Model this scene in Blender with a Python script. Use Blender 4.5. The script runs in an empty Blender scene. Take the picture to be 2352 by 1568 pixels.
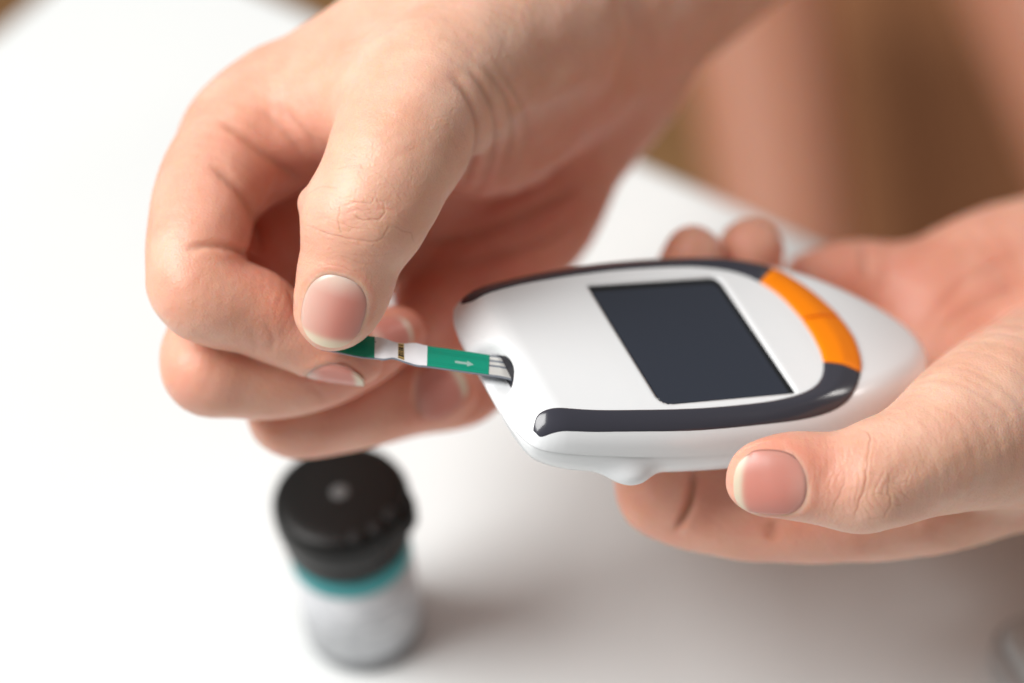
import bpy, math
import numpy as np

# ------------------------------------------------------------------ camera, world, lights, exposure
SC = bpy.context.scene
COL = SC.collection
MM = 0.001
F_PX = 6533.0                      # focal length in units of a 2352 px wide frame
CX, CY = 1176.0, 784.0
ELEV, ROLL, HEIGHT = math.radians(47.0), math.radians(6.5), 446.0     # camera pitch, roll, mm above table
_f = np.array([0, math.cos(ELEV), -math.sin(ELEV)])
_r0 = np.array([1.0, 0, 0])
_d0 = np.array([0, -math.sin(ELEV), -math.cos(ELEV)])
_r = math.cos(ROLL) * _r0 + math.sin(ROLL) * _d0
_d = -math.sin(ROLL) * _r0 + math.cos(ROLL) * _d0
RCW = np.stack([_r, _d, _f], axis=1)          # columns: right, down, forward in world axes
EYE = np.array([0, 0, HEIGHT])

def c2w(p):
    """camera-frame millimetres (right, down, forward) -> world millimetres"""
    return np.asarray(p, float) @ RCW.T + EYE

def w2c(p):
    return (np.asarray(p, float) - EYE) @ RCW

def pt(px, py, depth):
    """a point seen at (px, py) of the photograph, depth mm in front of the camera (camera frame)"""
    return np.array([(px - CX) / F_PX * depth, (py - CY) / F_PX * depth, depth])

def on_level(px, py, z=0.0):
    """world point on the horizontal plane at height z seen at (px, py)"""
    d = RCW @ np.array([(px - CX) / F_PX, (py - CY) / F_PX, 1.0])
    t = (z - EYE[2]) / d[2]
    return EYE + d * t

from mathutils import Matrix, Vector
cam_d = bpy.data.cameras.new('camera')
cam = bpy.data.objects.new('camera', cam_d)
COL.objects.link(cam)
M = Matrix.Identity(4)
for i in range(3):
    M[i][0] = _r[i]; M[i][1] = -_d[i]; M[i][2] = -_f[i]; M[i][3] = EYE[i] * MM
cam.matrix_world = M
cam_d.sensor_width = 36.0
cam_d.lens = 36.0 * F_PX / 2352.0
cam_d.clip_start, cam_d.clip_end = 0.01, 20.0
cam_d.dof.use_dof = True
cam_d.dof.focus_distance = 0.452
cam_d.dof.aperture_fstop = 5.9
cam_d.dof.aperture_blades = 0
SC.camera = cam

world = bpy.data.worlds.new('World'); SC.world = world; world.use_nodes = True
bg = world.node_tree.nodes['Background']
bg.inputs['Color'].default_value = (1.0, 0.975, 0.945, 1); bg.inputs['Strength'].default_value = 0.185

def area(name, loc, target, size, power, color, size_y=None):
    l = bpy.data.lights.new(name, 'AREA'); l.energy = power; l.color = color
    l.shape = 'RECTANGLE'; l.size = size; l.size_y = size_y or size
    o = bpy.data.objects.new(name, l); COL.objects.link(o)
    o.location = loc
    o.rotation_euler = (Vector(target) - Vector(loc)).to_track_quat('-Z', 'Y').to_euler()
    return o
area('window_light', (-0.78, 0.34, 1.18), (0, 0.33, 0.08), 0.85, 30.0, (1.0, 0.99, 0.97))
area('side_light', (1.0, 0.78, 0.52), (0.02, 0.35, 0.08), 0.12, 1.6, (1.0, 0.96, 0.92), 0.22)

SC.view_settings.view_transform = 'Standard'
SC.view_settings.look = 'None'
SC.view_settings.exposure = 0.0
SC.view_settings.gamma = 1.0
SC.view_settings.use_curve_mapping = False
SC.render.engine = 'CYCLES'
SC.cycles.use_denoising = True
SC.cycles.max_bounces = 8
SC.cycles.caustics_reflective = False
SC.cycles.caustics_refractive = False

# ------------------------------------------------------------------ materials
def mat(name, color, rough=0.5, sss=0.0, sss_r=(1, .4, .2), sss_s=0.003, coat=0.0, spec=0.5, metal=0.0, trans=0.0, ior=1.45):
    m = bpy.data.materials.new(name); m.use_nodes = True
    b = m.node_tree.nodes['Principled BSDF']
    b.inputs['Base Color'].default_value = (*color, 1)
    b.inputs['Roughness'].default_value = rough
    b.inputs['Specular IOR Level'].default_value = spec
    b.inputs['Metallic'].default_value = metal
    b.inputs['Transmission Weight'].default_value = trans
    b.inputs['IOR'].default_value = ior
    b.inputs['Coat Weight'].default_value = coat
    b.inputs['Coat Roughness'].default_value = 0.08
    if sss:
        b.inputs['Subsurface Weight'].default_value = sss
        b.inputs['Subsurface Radius'].default_value = sss_r
        b.inputs['Subsurface Scale'].default_value = sss_s
    return m

def nodes(m):
    return m.node_tree.nodes, m.node_tree.links, m.node_tree.nodes['Principled BSDF']

def add_noise_bump(m, scale, strength, dist, detail=4.0, kind='noise'):
    N, L, b = nodes(m)
    tc = N.new('ShaderNodeTexCoord')
    if kind == 'noise':
        t = N.new('ShaderNodeTexNoise'); t.inputs['Detail'].default_value = detail; out = t.outputs['Fac']
    else:
        t = N.new('ShaderNodeTexVoronoi'); out = t.outputs['Distance']
    t.inputs['Scale'].default_value = scale
    L.new(tc.outputs['Object'], t.inputs['Vector'])
    bp = N.new('ShaderNodeBump'); bp.inputs['Strength'].default_value = strength; bp.inputs['Distance'].default_value = dist
    L.new(out, bp.inputs['Height'])
    if b.inputs['Normal'].links:
        L.new(b.inputs['Normal'].links[0].from_socket, bp.inputs['Normal'])
    L.new(bp.outputs['Normal'], b.inputs['Normal'])

def add_color_noise(m, c1, c2, scale, detail=3.0, lo=0.35, hi=0.65, stretch=(1, 1, 1)):
    N, L, b = nodes(m)
    tc = N.new('ShaderNodeTexCoord'); mp = N.new('ShaderNodeMapping'); mp.inputs['Scale'].default_value = stretch
    t = N.new('ShaderNodeTexNoise'); t.inputs['Scale'].default_value = scale; t.inputs['Detail'].default_value = detail
    r = N.new('ShaderNodeValToRGB')
    r.color_ramp.elements[0].position = lo; r.color_ramp.elements[0].color = (*c1, 1)
    r.color_ramp.elements[1].position = hi; r.color_ramp.elements[1].color = (*c2, 1)
    L.new(tc.outputs['Object'], mp.inputs['Vector']); L.new(mp.outputs['Vector'], t.inputs['Vector'])
    L.new(t.outputs['Fac'], r.inputs['Fac']); L.new(r.outputs['Color'], b.inputs['Base Color'])

def skin_material():
    m = mat('skin', (.6, .36, .25), 0.42, sss=0.9, sss_r=(1.0, .36, .18), sss_s=0.0024, spec=0.40)
    N, L, b = nodes(m)
    at = N.new('ShaderNodeAttribute'); at.attribute_name = 'tint'
    sp = N.new('ShaderNodeSeparateColor'); L.new(at.outputs['Color'], sp.inputs['Color'])
    tc = N.new('ShaderNodeTexCoord')
    # mottled base tone
    n1 = N.new('ShaderNodeTexNoise'); n1.inputs['Scale'].default_value = 110; n1.inputs['Detail'].default_value = 5
    L.new(tc.outputs['Object'], n1.inputs['Vector'])
    r1 = N.new('ShaderNodeValToRGB')
    r1.color_ramp.elements[0].position = .32; r1.color_ramp.elements[0].color = (.755, .450, .320, 1)
    r1.color_ramp.elements[1].position = .68; r1.color_ramp.elements[1].color = (.820, .528, .400, 1)
    L.new(n1.outputs['Fac'], r1.inputs['Fac'])
    # blood-rich skin (fingertips, palm, folds)
    mx = N.new('ShaderNodeMix'); mx.data_type = 'RGBA'
    n2 = N.new('ShaderNodeTexNoise'); n2.inputs['Scale'].default_value = 160; n2.inputs['Detail'].default_value = 3
    L.new(tc.outputs['Object'], n2.inputs['Vector'])
    ma = N.new('ShaderNodeMath'); ma.operation = 'MULTIPLY_ADD'
    ma.inputs[1].default_value = 0.42; ma.inputs[2].default_value = -0.16
    L.new(n2.outputs['Fac'], ma.inputs[0])
    ad = N.new('ShaderNodeMath'); ad.operation = 'ADD'; ad.use_clamp = True
    L.new(ma.outputs[0], ad.inputs[0]); L.new(sp.outputs['Red'], ad.inputs[1])
    L.new(ad.outputs[0], mx.inputs['Factor'])
    L.new(r1.outputs['Color'], mx.inputs['A']); mx.inputs['B'].default_value = (.66, .215, .150, 1)
    mx2 = N.new('ShaderNodeMix'); mx2.data_type = 'RGBA'
    L.new(sp.outputs['Green'], mx2.inputs['Factor'])
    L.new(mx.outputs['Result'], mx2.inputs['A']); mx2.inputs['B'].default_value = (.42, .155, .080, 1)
    mx3 = N.new('ShaderNodeMix'); mx3.data_type = 'RGBA'       # dry pale skin (cuticle rims)
    L.new(sp.outputs['Blue'], mx3.inputs['Factor'])
    L.new(mx2.outputs['Result'], mx3.inputs['A']); mx3.inputs['B'].default_value = (.78, .60, .47, 1)
    L.new(mx3.outputs['Result'], b.inputs['Base Color'])
    # fine skin relief: crossed lines + pores
    v = N.new('ShaderNodeTexVoronoi'); v.feature = 'DISTANCE_TO_EDGE'; v.inputs['Scale'].default_value = 1500
    L.new(tc.outputs['Object'], v.inputs['Vector'])
    n3 = N.new('ShaderNodeTexNoise'); n3.inputs['Scale'].default_value = 620; n3.inputs['Detail'].default_value = 6
    L.new(tc.outputs['Object'], n3.inputs['Vector'])
    b1 = N.new('ShaderNodeBump'); b1.inputs['Strength'].default_value = .6; b1.inputs['Distance'].default_value = .00012
    b2 = N.new('ShaderNodeBump'); b2.inputs['Strength'].default_value = .52; b2.inputs['Distance'].default_value = .00035
    L.new(v.outputs['Distance'], b1.inputs['Height']); L.new(n3.outputs['Fac'], b2.inputs['Height'])
    L.new(b1.outputs['Normal'], b2.inputs['Normal']); L.new(b2.outputs['Normal'], b.inputs['Normal'])
    return m

def nail_material():
    m = mat('nail', (.75, .45, .38), 0.24, sss=0.6, sss_r=(1, .4, .3), sss_s=0.0015, spec=0.45)
    N, L, b = nodes(m)
    at = N.new('ShaderNodeAttribute'); at.attribute_name = 'tint'
    sp = N.new('ShaderNodeSeparateColor'); L.new(at.outputs['Color'], sp.inputs['Color'])
    mx = N.new('ShaderNodeMix'); mx.data_type = 'RGBA'
    mx.inputs['A'].default_value = (.66, .255, .205, 1); mx.inputs['B'].default_value = (.74, .62, .48, 1)
    L.new(sp.outputs['Red'], mx.inputs['Factor'])
    mx2 = N.new('ShaderNodeMix'); mx2.data_type = 'RGBA'
    mx2.inputs['B'].default_value = (.80, .54, .46, 1)
    L.new(sp.outputs['Green'], mx2.inputs['Factor']); L.new(mx.outputs['Result'], mx2.inputs['A'])
    L.new(mx2.outputs['Result'], b.inputs['Base Color'])
    add_noise_bump(m, 900, .12, .0001)
    return m

MAT = {}
MAT['skin'] = skin_material()
MAT['nail'] = nail_material()
MAT['white'] = mat('white_plastic', (.83, .845, .86), .30, sss=.15, sss_r=(1, 1, 1), sss_s=.0008, coat=.25)
add_noise_bump(MAT['white'], 2600, .06, .00005)
MAT['trim'] = mat('charcoal_plastic', (.042, .042, .056), .24, coat=.4)
add_noise_bump(MAT['trim'], 2200, .05, .00005)
MAT['orange'] = mat('orange_rubber', (.92, .235, .001), .42, spec=.3)
MAT['screen'] = mat('lcd_glass', (.028, .034, .050), .12, coat=.4, spec=.5)
MAT['bezel_shade'] = mat('lcd_border_shade', (.010, .011, .013), .3)
MAT['black'] = mat('slot_black', (.012, .012, .018), .5)
MAT['seam'] = mat('seam_shadow_gap', (.45, .46, .47), .5)
MAT['green'] = mat('strip_green', (.004, .275, .175), .36)
add_noise_bump(MAT['green'], 900, .08, .0001)
MAT['green_dark'] = mat('strip_green_print', (.003, .215, .14), .36)
MAT['strip_white'] = mat('strip_white', (.80, .80, .83), .35)
MAT['film'] = mat('strip_film', (.22, .24, .28), .25)
MAT['silver'] = mat('strip_silver', (.74, .73, .70), .34, metal=.25)
MAT['gold'] = mat('strip_gold', (.66, .47, .16), .35, metal=.3)
MAT['ink'] = mat('strip_ink', (.035, .028, .018), .5)
MAT['arrow'] = mat('strip_arrow', (.30, .46, .41), .4)
MAT['cap'] = mat('vial_cap_black', (.008, .0074, .007), .40, spec=.25)
add_noise_bump(MAT['cap'], 1500, .1, .0001)
MAT['capmark'] = mat('vial_cap_mark', (.10, .10, .10), .5)
MAT['capdot'] = mat('vial_cap_dot', (.018, .017, .017), .5, spec=.3)
MAT['label'] = mat('vial_label', (.62, .63, .66), .42)
add_color_noise(MAT['label'], (.46, .47, .50), (.72, .73, .75), 260, 2.0, .38, .60, (1, 1, 9))
MAT['teal'] = mat('vial_teal', (.030, .31, .33), .42)
MAT['vialbase'] = mat('vial_grey', (.22, .225, .24), .4)
MAT['print'] = mat('vial_print', (.40, .41, .44), .5)
MAT['table'] = mat('table_white', (.715, .735, .735), .42)
add_color_noise(MAT['table'], (.705, .725, .725), (.725, .745, .745), 9.0)
add_noise_bump(MAT['table'], 500, .05, .0002)
MAT['edge'] = mat('table_edge', (.66, .67, .66), .45)
MAT['floor'] = mat('wood_floor', (.36, .18, .07), .45)
add_color_noise(MAT['floor'], (.30, .14, .05), (.44, .24, .10), 6.0, 5.0, .3, .7, (1, 8, 1))
MAT['leg_shade'] = mat('brown_leg_shade', (.32, .135, .058), .85)  # brown that paints the darkness between the legs
add_noise_bump(MAT['leg_shade'], 300, .4, .0008)
MAT['grey'] = mat('case_grey', (.50, .52, .52), .45)
MAT['greydark'] = mat('case_dark_rim', (.40, .38, .37), .5)

# ------------------------------------------------------------------ object helpers
def mesh_obj(name, V, Fc, material, parent=None, smooth=True, origin=None, tint=None):
    """V in world millimetres; Fc list/array of faces"""
    V = np.asarray(V, float) * MM
    base = np.zeros(3)
    if parent is not None:
        base = np.array(parent['_base'])
    if origin is not None and parent is None:
        base = np.asarray(origin, float) * MM
    me = bpy.data.meshes.new(name)
    if isinstance(Fc, np.ndarray):
        k = Fc.shape[1]; n = len(Fc)
        me.vertices.add(len(V)); me.vertices.foreach_set('co', (V - base).astype(np.float32).ravel())
        me.loops.add(n * k); me.loops.foreach_set('vertex_index', Fc.astype(np.int32).ravel())
        me.polygons.add(n); me.polygons.foreach_set('loop_start', np.arange(0, n * k, k, dtype=np.int32))
        me.update(calc_edges=True)
    else:
        me.from_pydata([tuple(v) for v in (V - base)], [], [list(f) for f in Fc])
    me.validate()
    me.polygons.foreach_set('use_smooth', np.full(len(me.polygons), smooth))
    if tint is not None:
        ca = me.color_attributes.new('tint', 'FLOAT_COLOR', 'POINT')
        t4 = np.ones((len(V), 4), np.float32); t4[:, :3] = tint
        ca.data.foreach_set('color', t4.ravel())
    me.materials.append(material)
    o = bpy.data.objects.new(name, me); COL.objects.link(o)
    if parent is not None:
        o.parent = parent
    else:
        o.location = base
    o['_base'] = list(base)
    return o

def thing(name, label, cat, origin, group=None):
    o = bpy.data.objects.new(name, None); COL.objects.link(o)
    o.location = np.asarray(origin, float) * MM
    o.empty_display_size = .01
    o['_base'] = list(np.asarray(origin, float) * MM)
    o['label'] = label; o['category'] = cat
    if group: o['group'] = group
    return o

def grid_faces(nu, nv, close_u=False):
    fs = []
    for i in range(nu if close_u else nu - 1):
        for j in range(nv - 1):
            a, b_ = i * nv + j, ((i + 1) % nu) * nv + j
            fs.append((a, b_, b_ + 1, a + 1))
    return fs

def spline(P, n):
    """Catmull-Rom through rows of P, n samples per span"""
    P = np.asarray(P, float)
    Q = np.vstack([2 * P[0] - P[1], P, 2 * P[-1] - P[-2]])
    out = []
    for i in range(1, len(Q) - 2):
        p0, p1, p2, p3 = Q[i - 1:i + 3]
        for t in np.arange(n) / n:
            out.append(.5 * ((2 * p1) + (p2 - p0) * t + (2 * p0 - 5 * p1 + 4 * p2 - p3) * t * t + (3 * p1 - p0 - 3 * p2 + p3) * t ** 3))
    out.append(P[-1])
    return np.array(out)

# ------------------------------------------------------------------ signed-distance modelling
class Chain:
    """tapered tube through (px, py, depth, radius_px) control points, optionally flattened along an axis"""
    def __init__(self, ctrl, n=5, flat=None):
        A = []
        for c in ctrl:
            p = pt(*c[:3]); A.append((*p, c[3] * c[2] / F_PX))
        self.S = spline(A, n)
        self.flat = None
        if flat is not None:
            ax = np.asarray(flat[0], float); self.flat = (ax / np.linalg.norm(ax), flat[1])
        r = self.S[:, 3].max() * (self.flat[1] if self.flat and self.flat[1] > 1 else 1)
        self.lo = self.S[:, :3].min(0) - r; self.hi = self.S[:, :3].max(0) + r
    def __call__(self, P):
        d = np.full(len(P), 1e9)
        for i in range(len(self.S) - 1):
            a, b_ = self.S[i], self.S[i + 1]
            ab = b_[:3] - a[:3]; L2 = ab @ ab + 1e-9
            ap = P - a[:3]
            t = np.clip(ap @ ab / L2, 0, 1)
            q = ap - t[:, None] * ab
            if self.flat is not None:
                ax, s = self.flat
                k = q @ ax
                q = q + np.outer(k * (1 / s - 1), ax)
            np.minimum(d, np.sqrt((q * q).sum(1)) - (a[3] + t * (b_[3] - a[3])), out=d)
        return d

def smin(a, b_, k):
    h = np.maximum(k - np.abs(a - b_), 0) / k
    return np.minimum(a, b_) - h * h * k * .25

class Ell:
    """ellipsoid at (px,py,depth), camera-frame axes rows with radii in mm"""
    def __init__(self, c, axes, radii):
        self.c = pt(*c)
        A = np.asarray(axes, float)
        x = A[0] / np.linalg.norm(A[0]); y = A[1] - x * (A[1] @ x); y /= np.linalg.norm(y)
        self.B = np.stack([x, y, np.cross(x, y)]); self.r = np.asarray(radii, float)
        R = max(radii); self.lo = self.c - R; self.hi = self.c + R
    def __call__(self, P):
        q = (P - self.c) @ self.B.T
        k0 = np.sqrt(((q / self.r) ** 2).sum(1)); k1 = np.sqrt(((q / self.r ** 2) ** 2).sum(1)) + 1e-9
        return k0 * (k0 - 1) / k1

def far_safe(f, P, margin):
    """evaluate a primitive only where it can matter"""
    m = np.all((P > f.lo - margin) & (P < f.hi + margin), axis=1)
    d = np.full(len(P), margin + 4.0)
    if m.any(): d[m] = f(P[m])
    return d

def polygonise(sdf, lo, hi, h, coarse=6):
    """sparse evaluation + naive surface nets, vertices then projected on the surface"""
    n = np.ceil((hi - lo) / (h * coarse)).astype(int) + 1
    hc = h * coarse
    g = [np.arange(n[i]) for i in range(3)]
    I = np.stack(np.meshgrid(*g, indexing='ij'), -1).reshape(-1, 3)
    C = lo + (I + .5) * hc
    dc = sdf(C)
    act = np.abs(dc) < hc * 1.25
    N = n * coarse
    D = np.repeat(np.repeat(np.repeat(dc.reshape(n).astype(np.float32), coarse, 0), coarse, 1), coarse, 2)
    o = np.arange(coarse)
    off = np.stack(np.meshgrid(o, o, o, indexing='ij'), -1).reshape(-1, 3)
    A = I[act]
    for k in range(0, len(A), 3000):
        idx = (A[k:k + 3000, None, :] * coarse + off[None]).reshape(-1, 3)
        D[idx[:, 0], idx[:, 1], idx[:, 2]] = sdf(lo + (idx + .5) * h)
    S = D < 0
    cnt = np.zeros(tuple(N - 1), np.uint8)
    for dx in (0, 1):
        for dy in (0, 1):
            for dz in (0, 1):
                cnt += S[dx:N[0] - 1 + dx, dy:N[1] - 1 + dy, dz:N[2] - 1 + dz]
    cells = np.argwhere((cnt > 0) & (cnt < 8))
    ids = np.full(tuple(N - 1), -1, np.int32)
    ids[cells[:, 0], cells[:, 1], cells[:, 2]] = np.arange(len(cells))
    acc = np.zeros((len(cells), 3)); num = np.zeros(len(cells))
    corners = [(x, y, z) for x in (0, 1) for y in (0, 1) for z in (0, 1)]
    for a in corners:
        for ax in range(3):
            if a[ax]: continue
            b_ = list(a); b_[ax] = 1
            va = D[cells[:, 0] + a[0], cells[:, 1] + a[1], cells[:, 2] + a[2]]
            vb = D[cells[:, 0] + b_[0], cells[:, 1] + b_[1], cells[:, 2] + b_[2]]
            m = (va < 0) != (vb < 0)
            t = va[m] / (va[m] - vb[m])
            p = np.tile(np.array(a, float), (m.sum(), 1)); p[:, ax] += t
            acc[m] += p; num[m] += 1
    V = lo + (cells + acc / num[:, None] + .5) * h
    quads = []
    for ax in range(3):
        u, w = (ax + 1) % 3, (ax + 2) % 3
        s0 = [slice(1, None)] * 3; s0[ax] = slice(0, -1)
        s1 = [slice(1, None)] * 3; s1[ax] = slice(1, None)
        sA, sB = S[tuple(s0)], S[tuple(s1)]
        e = np.argwhere(sA != sB)
        e[:, u] += 1; e[:, w] += 1
        ok = (e[:, u] < N[u] - 1) & (e[:, w] < N[w] - 1) & (e[:, ax] < N[ax] - 1)
        e = e[ok]
        flip = S[e[:, 0], e[:, 1], e[:, 2]]
        def cid(du, dw):
            q = e.copy(); q[:, u] -= du; q[:, w] -= dw
            return ids[q[:, 0], q[:, 1], q[:, 2]]
        q = np.stack([cid(1, 1), cid(0, 1), cid(0, 0), cid(1, 0)], 1)
        q[~flip] = q[~flip][:, ::-1]
        quads.append(q[(q >= 0).all(1)])
    Q = np.vstack(quads)
    return V, Q

def gradient(sdf, V, e=.25):
    d = np.eye(3) * e
    g = np.stack([sdf(V + d[i]) - sdf(V - d[i]) for i in range(3)], 1)
    return g / (np.linalg.norm(g, axis=1, keepdims=True) + 1e-9)

def project(sdf, V, it=2):
    for _ in range(it):
        g = gradient(sdf, V)
        V = V - np.clip(sdf(V), -.6, .6)[:, None] * g
    return V

def subdivide(V, Q):
    E = np.sort(np.concatenate([Q[:, [0, 1]], Q[:, [1, 2]], Q[:, [2, 3]], Q[:, [3, 0]]]), axis=1)
    key = E[:, 0].astype(np.int64) * len(V) + E[:, 1]
    uq, inv = np.unique(key, return_inverse=True)
    a, b_ = uq // len(V), uq % len(V)
    EV = (V[a] + V[b_]) * .5
    FV = V[Q].mean(1)
    n = len(Q); e0 = len(V); f0 = e0 + len(EV)
    inv = inv + e0
    e01, e12, e23, e30 = inv[:n], inv[n:2 * n], inv[2 * n:3 * n], inv[3 * n:]
    fc = np.arange(n) + f0
    NQ = np.concatenate([np.stack([Q[:, 0], e01, fc, e30], 1), np.stack([e01, Q[:, 1], e12, fc], 1),
                         np.stack([fc, e12, Q[:, 2], e23], 1), np.stack([e30, fc, e23, Q[:, 3]], 1)])
    return np.vstack([V, EV, FV]), NQ

def refine(V, Q, mask, sdf, N0):
    """split the masked quads in four; nodes hanging on unsplit neighbours stay on their edge"""
    V2, Q2 = subdivide(V, Q[mask])
    n = len(V)
    Er = np.sort(np.concatenate([Q[~mask][:, [i, (i + 1) % 4]] for i in range(4)]), axis=1)
    Em = np.sort(np.concatenate([Q[mask][:, [i, (i + 1) % 4]] for i in range(4)]), axis=1)
    kr = np.unique(Er[:, 0].astype(np.int64) * n + Er[:, 1]); km = np.unique(Em[:, 0].astype(np.int64) * n + Em[:, 1])
    hang = np.zeros(len(V2), bool); hang[n:n + len(km)] = np.isin(km, kr)
    new = np.arange(len(V2)) >= n; mv = new & ~hang
    Nn = vertex_normals(V2, Q2)
    V2[mv] -= Nn[mv] * np.clip(sdf(V2[mv]), -.3, .3)[:, None]
    return V2, np.vstack([Q[~mask], Q2])

def vertex_normals(V, Q):
    n = np.cross(V[Q[:, 2]] - V[Q[:, 0]], V[Q[:, 3]] - V[Q[:, 1]])
    N = np.zeros_like(V)
    for k in range(4): np.add.at(N, Q[:, k], n)
    return N / (np.linalg.norm(N, axis=1, keepdims=True) + 1e-12)

def to_px(V):
    return np.stack([V[:, 0] / V[:, 2] * F_PX + CX, V[:, 1] / V[:, 2] * F_PX + CY], 1)

def seg_dist(P, poly):
    d = np.full(len(P), 1e9); tt = np.zeros(len(P)); n = len(poly) - 1
    for i in range(n):
        a, b_ = poly[i], poly[i + 1]; ab = b_ - a
        t = np.clip(((P - a) @ ab) / (ab @ ab + 1e-9), 0, 1)
        q = np.linalg.norm(P - a - t[:, None] * ab, axis=1)
        m = q < d; d[m] = q[m]; tt[m] = (i + t[m]) / n
    return d, tt

def surface_at(sdf, px, py, d0, d1):
    """first surface point seen at (px, py) between depths d0 and d1"""
    r = pt(px, py, 1.0); t = np.linspace(d0, d1, 400)
    s = sdf(r[None] * t[:, None]); k = np.argmax(s < 0)
    if s[k] >= 0: k = np.argmin(s)
    p = r * t[k]
    return project(sdf, p[None], 3)[0]

class Nail:
    """nail plate on a finger: a quadric fitted to the finger's surface inside a rounded outline"""
    def __init__(self, sdf, px, py, depth, tipx, tipy, length, width, free=.18, tilt=None, normal=None, tip_depth=None, tip_pow=2.3, droop=.0, lun=.9, side=0.0):
        self.sdf = sdf
        if normal is not None:                      # from an axis point outwards along the given normal
            n = np.asarray(normal, float); n /= np.linalg.norm(n)
            a0 = pt(px, py, depth); t = np.linspace(0, 16, 500)
            sd = sdf(a0 + n * t[:, None]); self.c = a0 + n * t[np.argmax(sd > 0)]
        else:
            self.c = surface_at(sdf, px, py, depth - 25, depth + 25)
            n = gradient(sdf, self.c[None], 1.2)[0]
            if tilt is not None:
                n = n + np.asarray(tilt, float); n /= np.linalg.norm(n)
        td = self.c[2] if tip_depth is None else tip_depth
        a = pt(tipx, tipy, td) - self.c
        a = a - n * (a @ n); a /= np.linalg.norm(a)
        self.n, self.a = n, a; self.b = np.cross(n, a)
        self.L, self.W, self.free, self.tp, self.droop, self.lun, self.side = length, width, free, tip_pow, droop, lun, side
        s, t = np.meshgrid(np.linspace(-.45, .30, 9) * length, np.linspace(-.36, .36, 9) * width, indexing='ij')
        s, t = s.ravel(), t.ravel()
        P = self.c + np.outer(s, self.a) + np.outer(t, self.b)
        for _ in range(10):
            P = P - np.clip(sdf(P), -1.5, 1.5)[:, None] * self.n * .8
        hgt = (P - self.c) @ self.n
        A = np.stack([np.ones_like(s), s, s * s, t, t * t], 1)
        self.q = np.linalg.lstsq(A, hgt, rcond=None)[0]
        self.q[2] = np.clip(self.q[2], -.030, .0); self.q[4] = np.clip(self.q[4], -.09, -.048)
    def surf(self, s, t):
        q = self.q
        return q[0] + q[1] * s + q[2] * s * s + q[3] * t + q[4] * t * t - self.droop * np.maximum(s - .2 * self.L, 0) ** 2
    def coords(self, V):
        q = V - self.c
        return q @ self.a, q @ self.b, q @ self.n
    def inside(self, s, t):
        x = s / (self.L * .5); y = t / (self.W * .5)
        p = np.where(x < 0, 2.35, self.tp)
        return (np.abs(x) ** p + np.abs(y) ** p) ** (1 / p)
    def sink(self, V, N):
        """skin displacement: bed pressed in, folds raised round the root and sides"""
        s, t, h = self.coords(V)
        near = (np.abs(h - self.surf(s, t)) < 3.0) & ((N @ self.n) > -.1)
        k = self.inside(s, t)
        bed = -0.32 * (1 / (1 + np.exp((k - .965) * 30)))
        keep = 1 / (1 + np.exp((s - self.L * .22) * 1.8))
        fold = .13 * np.exp(-((k - 1.16) / .14) ** 2) * keep
        d = np.where(near & (k < 2), bed + fold, 0)
        rim = np.where(near, np.exp(-((k - 1.035) / .03) ** 2) * (1 / (1 + np.exp((s + self.L * .18) * 1.6))), 0)
        red = np.where(near, np.exp(-((k - 1.16) / .18) ** 2) * keep, 0)
        return d, rim, red
    def mesh(self):
        nu, nv = 44, 27
        x = -np.cos(np.linspace(0, math.pi, nu)); y = np.sin(np.linspace(-math.pi / 2, math.pi / 2, nv))
        X, Y = np.meshgrid(x, y, indexing='ij')
        p = np.where(X < 0, 2.35, self.tp)
        wid = np.maximum(1 - np.abs(X) ** p, 1e-4) ** (1 / p)
        S, T = X * self.L * .5, Y * wid * self.W * .5
        k = self.inside(S, T)
        x, yy = X.ravel(), (Y * wid).ravel(); S, T, k = S.ravel(), T.ravel(), k.ravel()
        hgt = self.surf(S, T) + .02 + .20 * np.clip((x - .2) / .8, 0, 1) - .26 * np.clip((k - .88) / .12, 0, 1) ** 2 * (x < .55)
        V = self.c + np.outer(S, self.a) + np.outer(T, self.b) + np.outer(hgt, self.n)
        edge = 1 - self.free * 2 * (1 - .35 * yy * yy)
        kk = np.maximum(x, 0) ** self.tp + np.abs(yy) ** self.tp
        white = 1 / (1 + np.exp(-(x - edge * np.sqrt(np.maximum(1 - .55 * yy * yy, .2))) * 26)) * (x > 0)
        pale = np.clip((-x - .38) / .5, 0, 1) * (1 - np.abs(yy) ** 2) * self.lun + np.clip(np.abs(yy) - .6, 0, 1) * .2 + self.side * np.clip((.30 - yy) / 1.1, 0, 1)
        tint = np.stack([white, np.clip(pale, 0, 1) * (1 - white), np.zeros(len(V))], 1)
        F1 = np.array(grid_faces(nu, nv)); n0 = len(V)
        if np.dot(np.cross(V[F1[300][1]] - V[F1[300][0]], V[F1[300][2]] - V[F1[300][0]]), self.n) < 0: F1 = F1[:, ::-1]
        V2 = np.vstack([V, V - self.n * .40])
        rid = [j for j in range(nv)] + [i * nv + nv - 1 for i in range(1, nu)] + [(nu - 1) * nv + j for j in range(nv - 2, -1, -1)] + [i * nv for i in range(nu - 2, 0, -1)]
        side = np.array([(rid[m], rid[m - 1], rid[m - 1] + n0, rid[m] + n0) for m in range(len(rid))])
        return V2, np.vstack([F1, F1[:, ::-1] + n0, side]), np.vstack([tint, tint])

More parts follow.
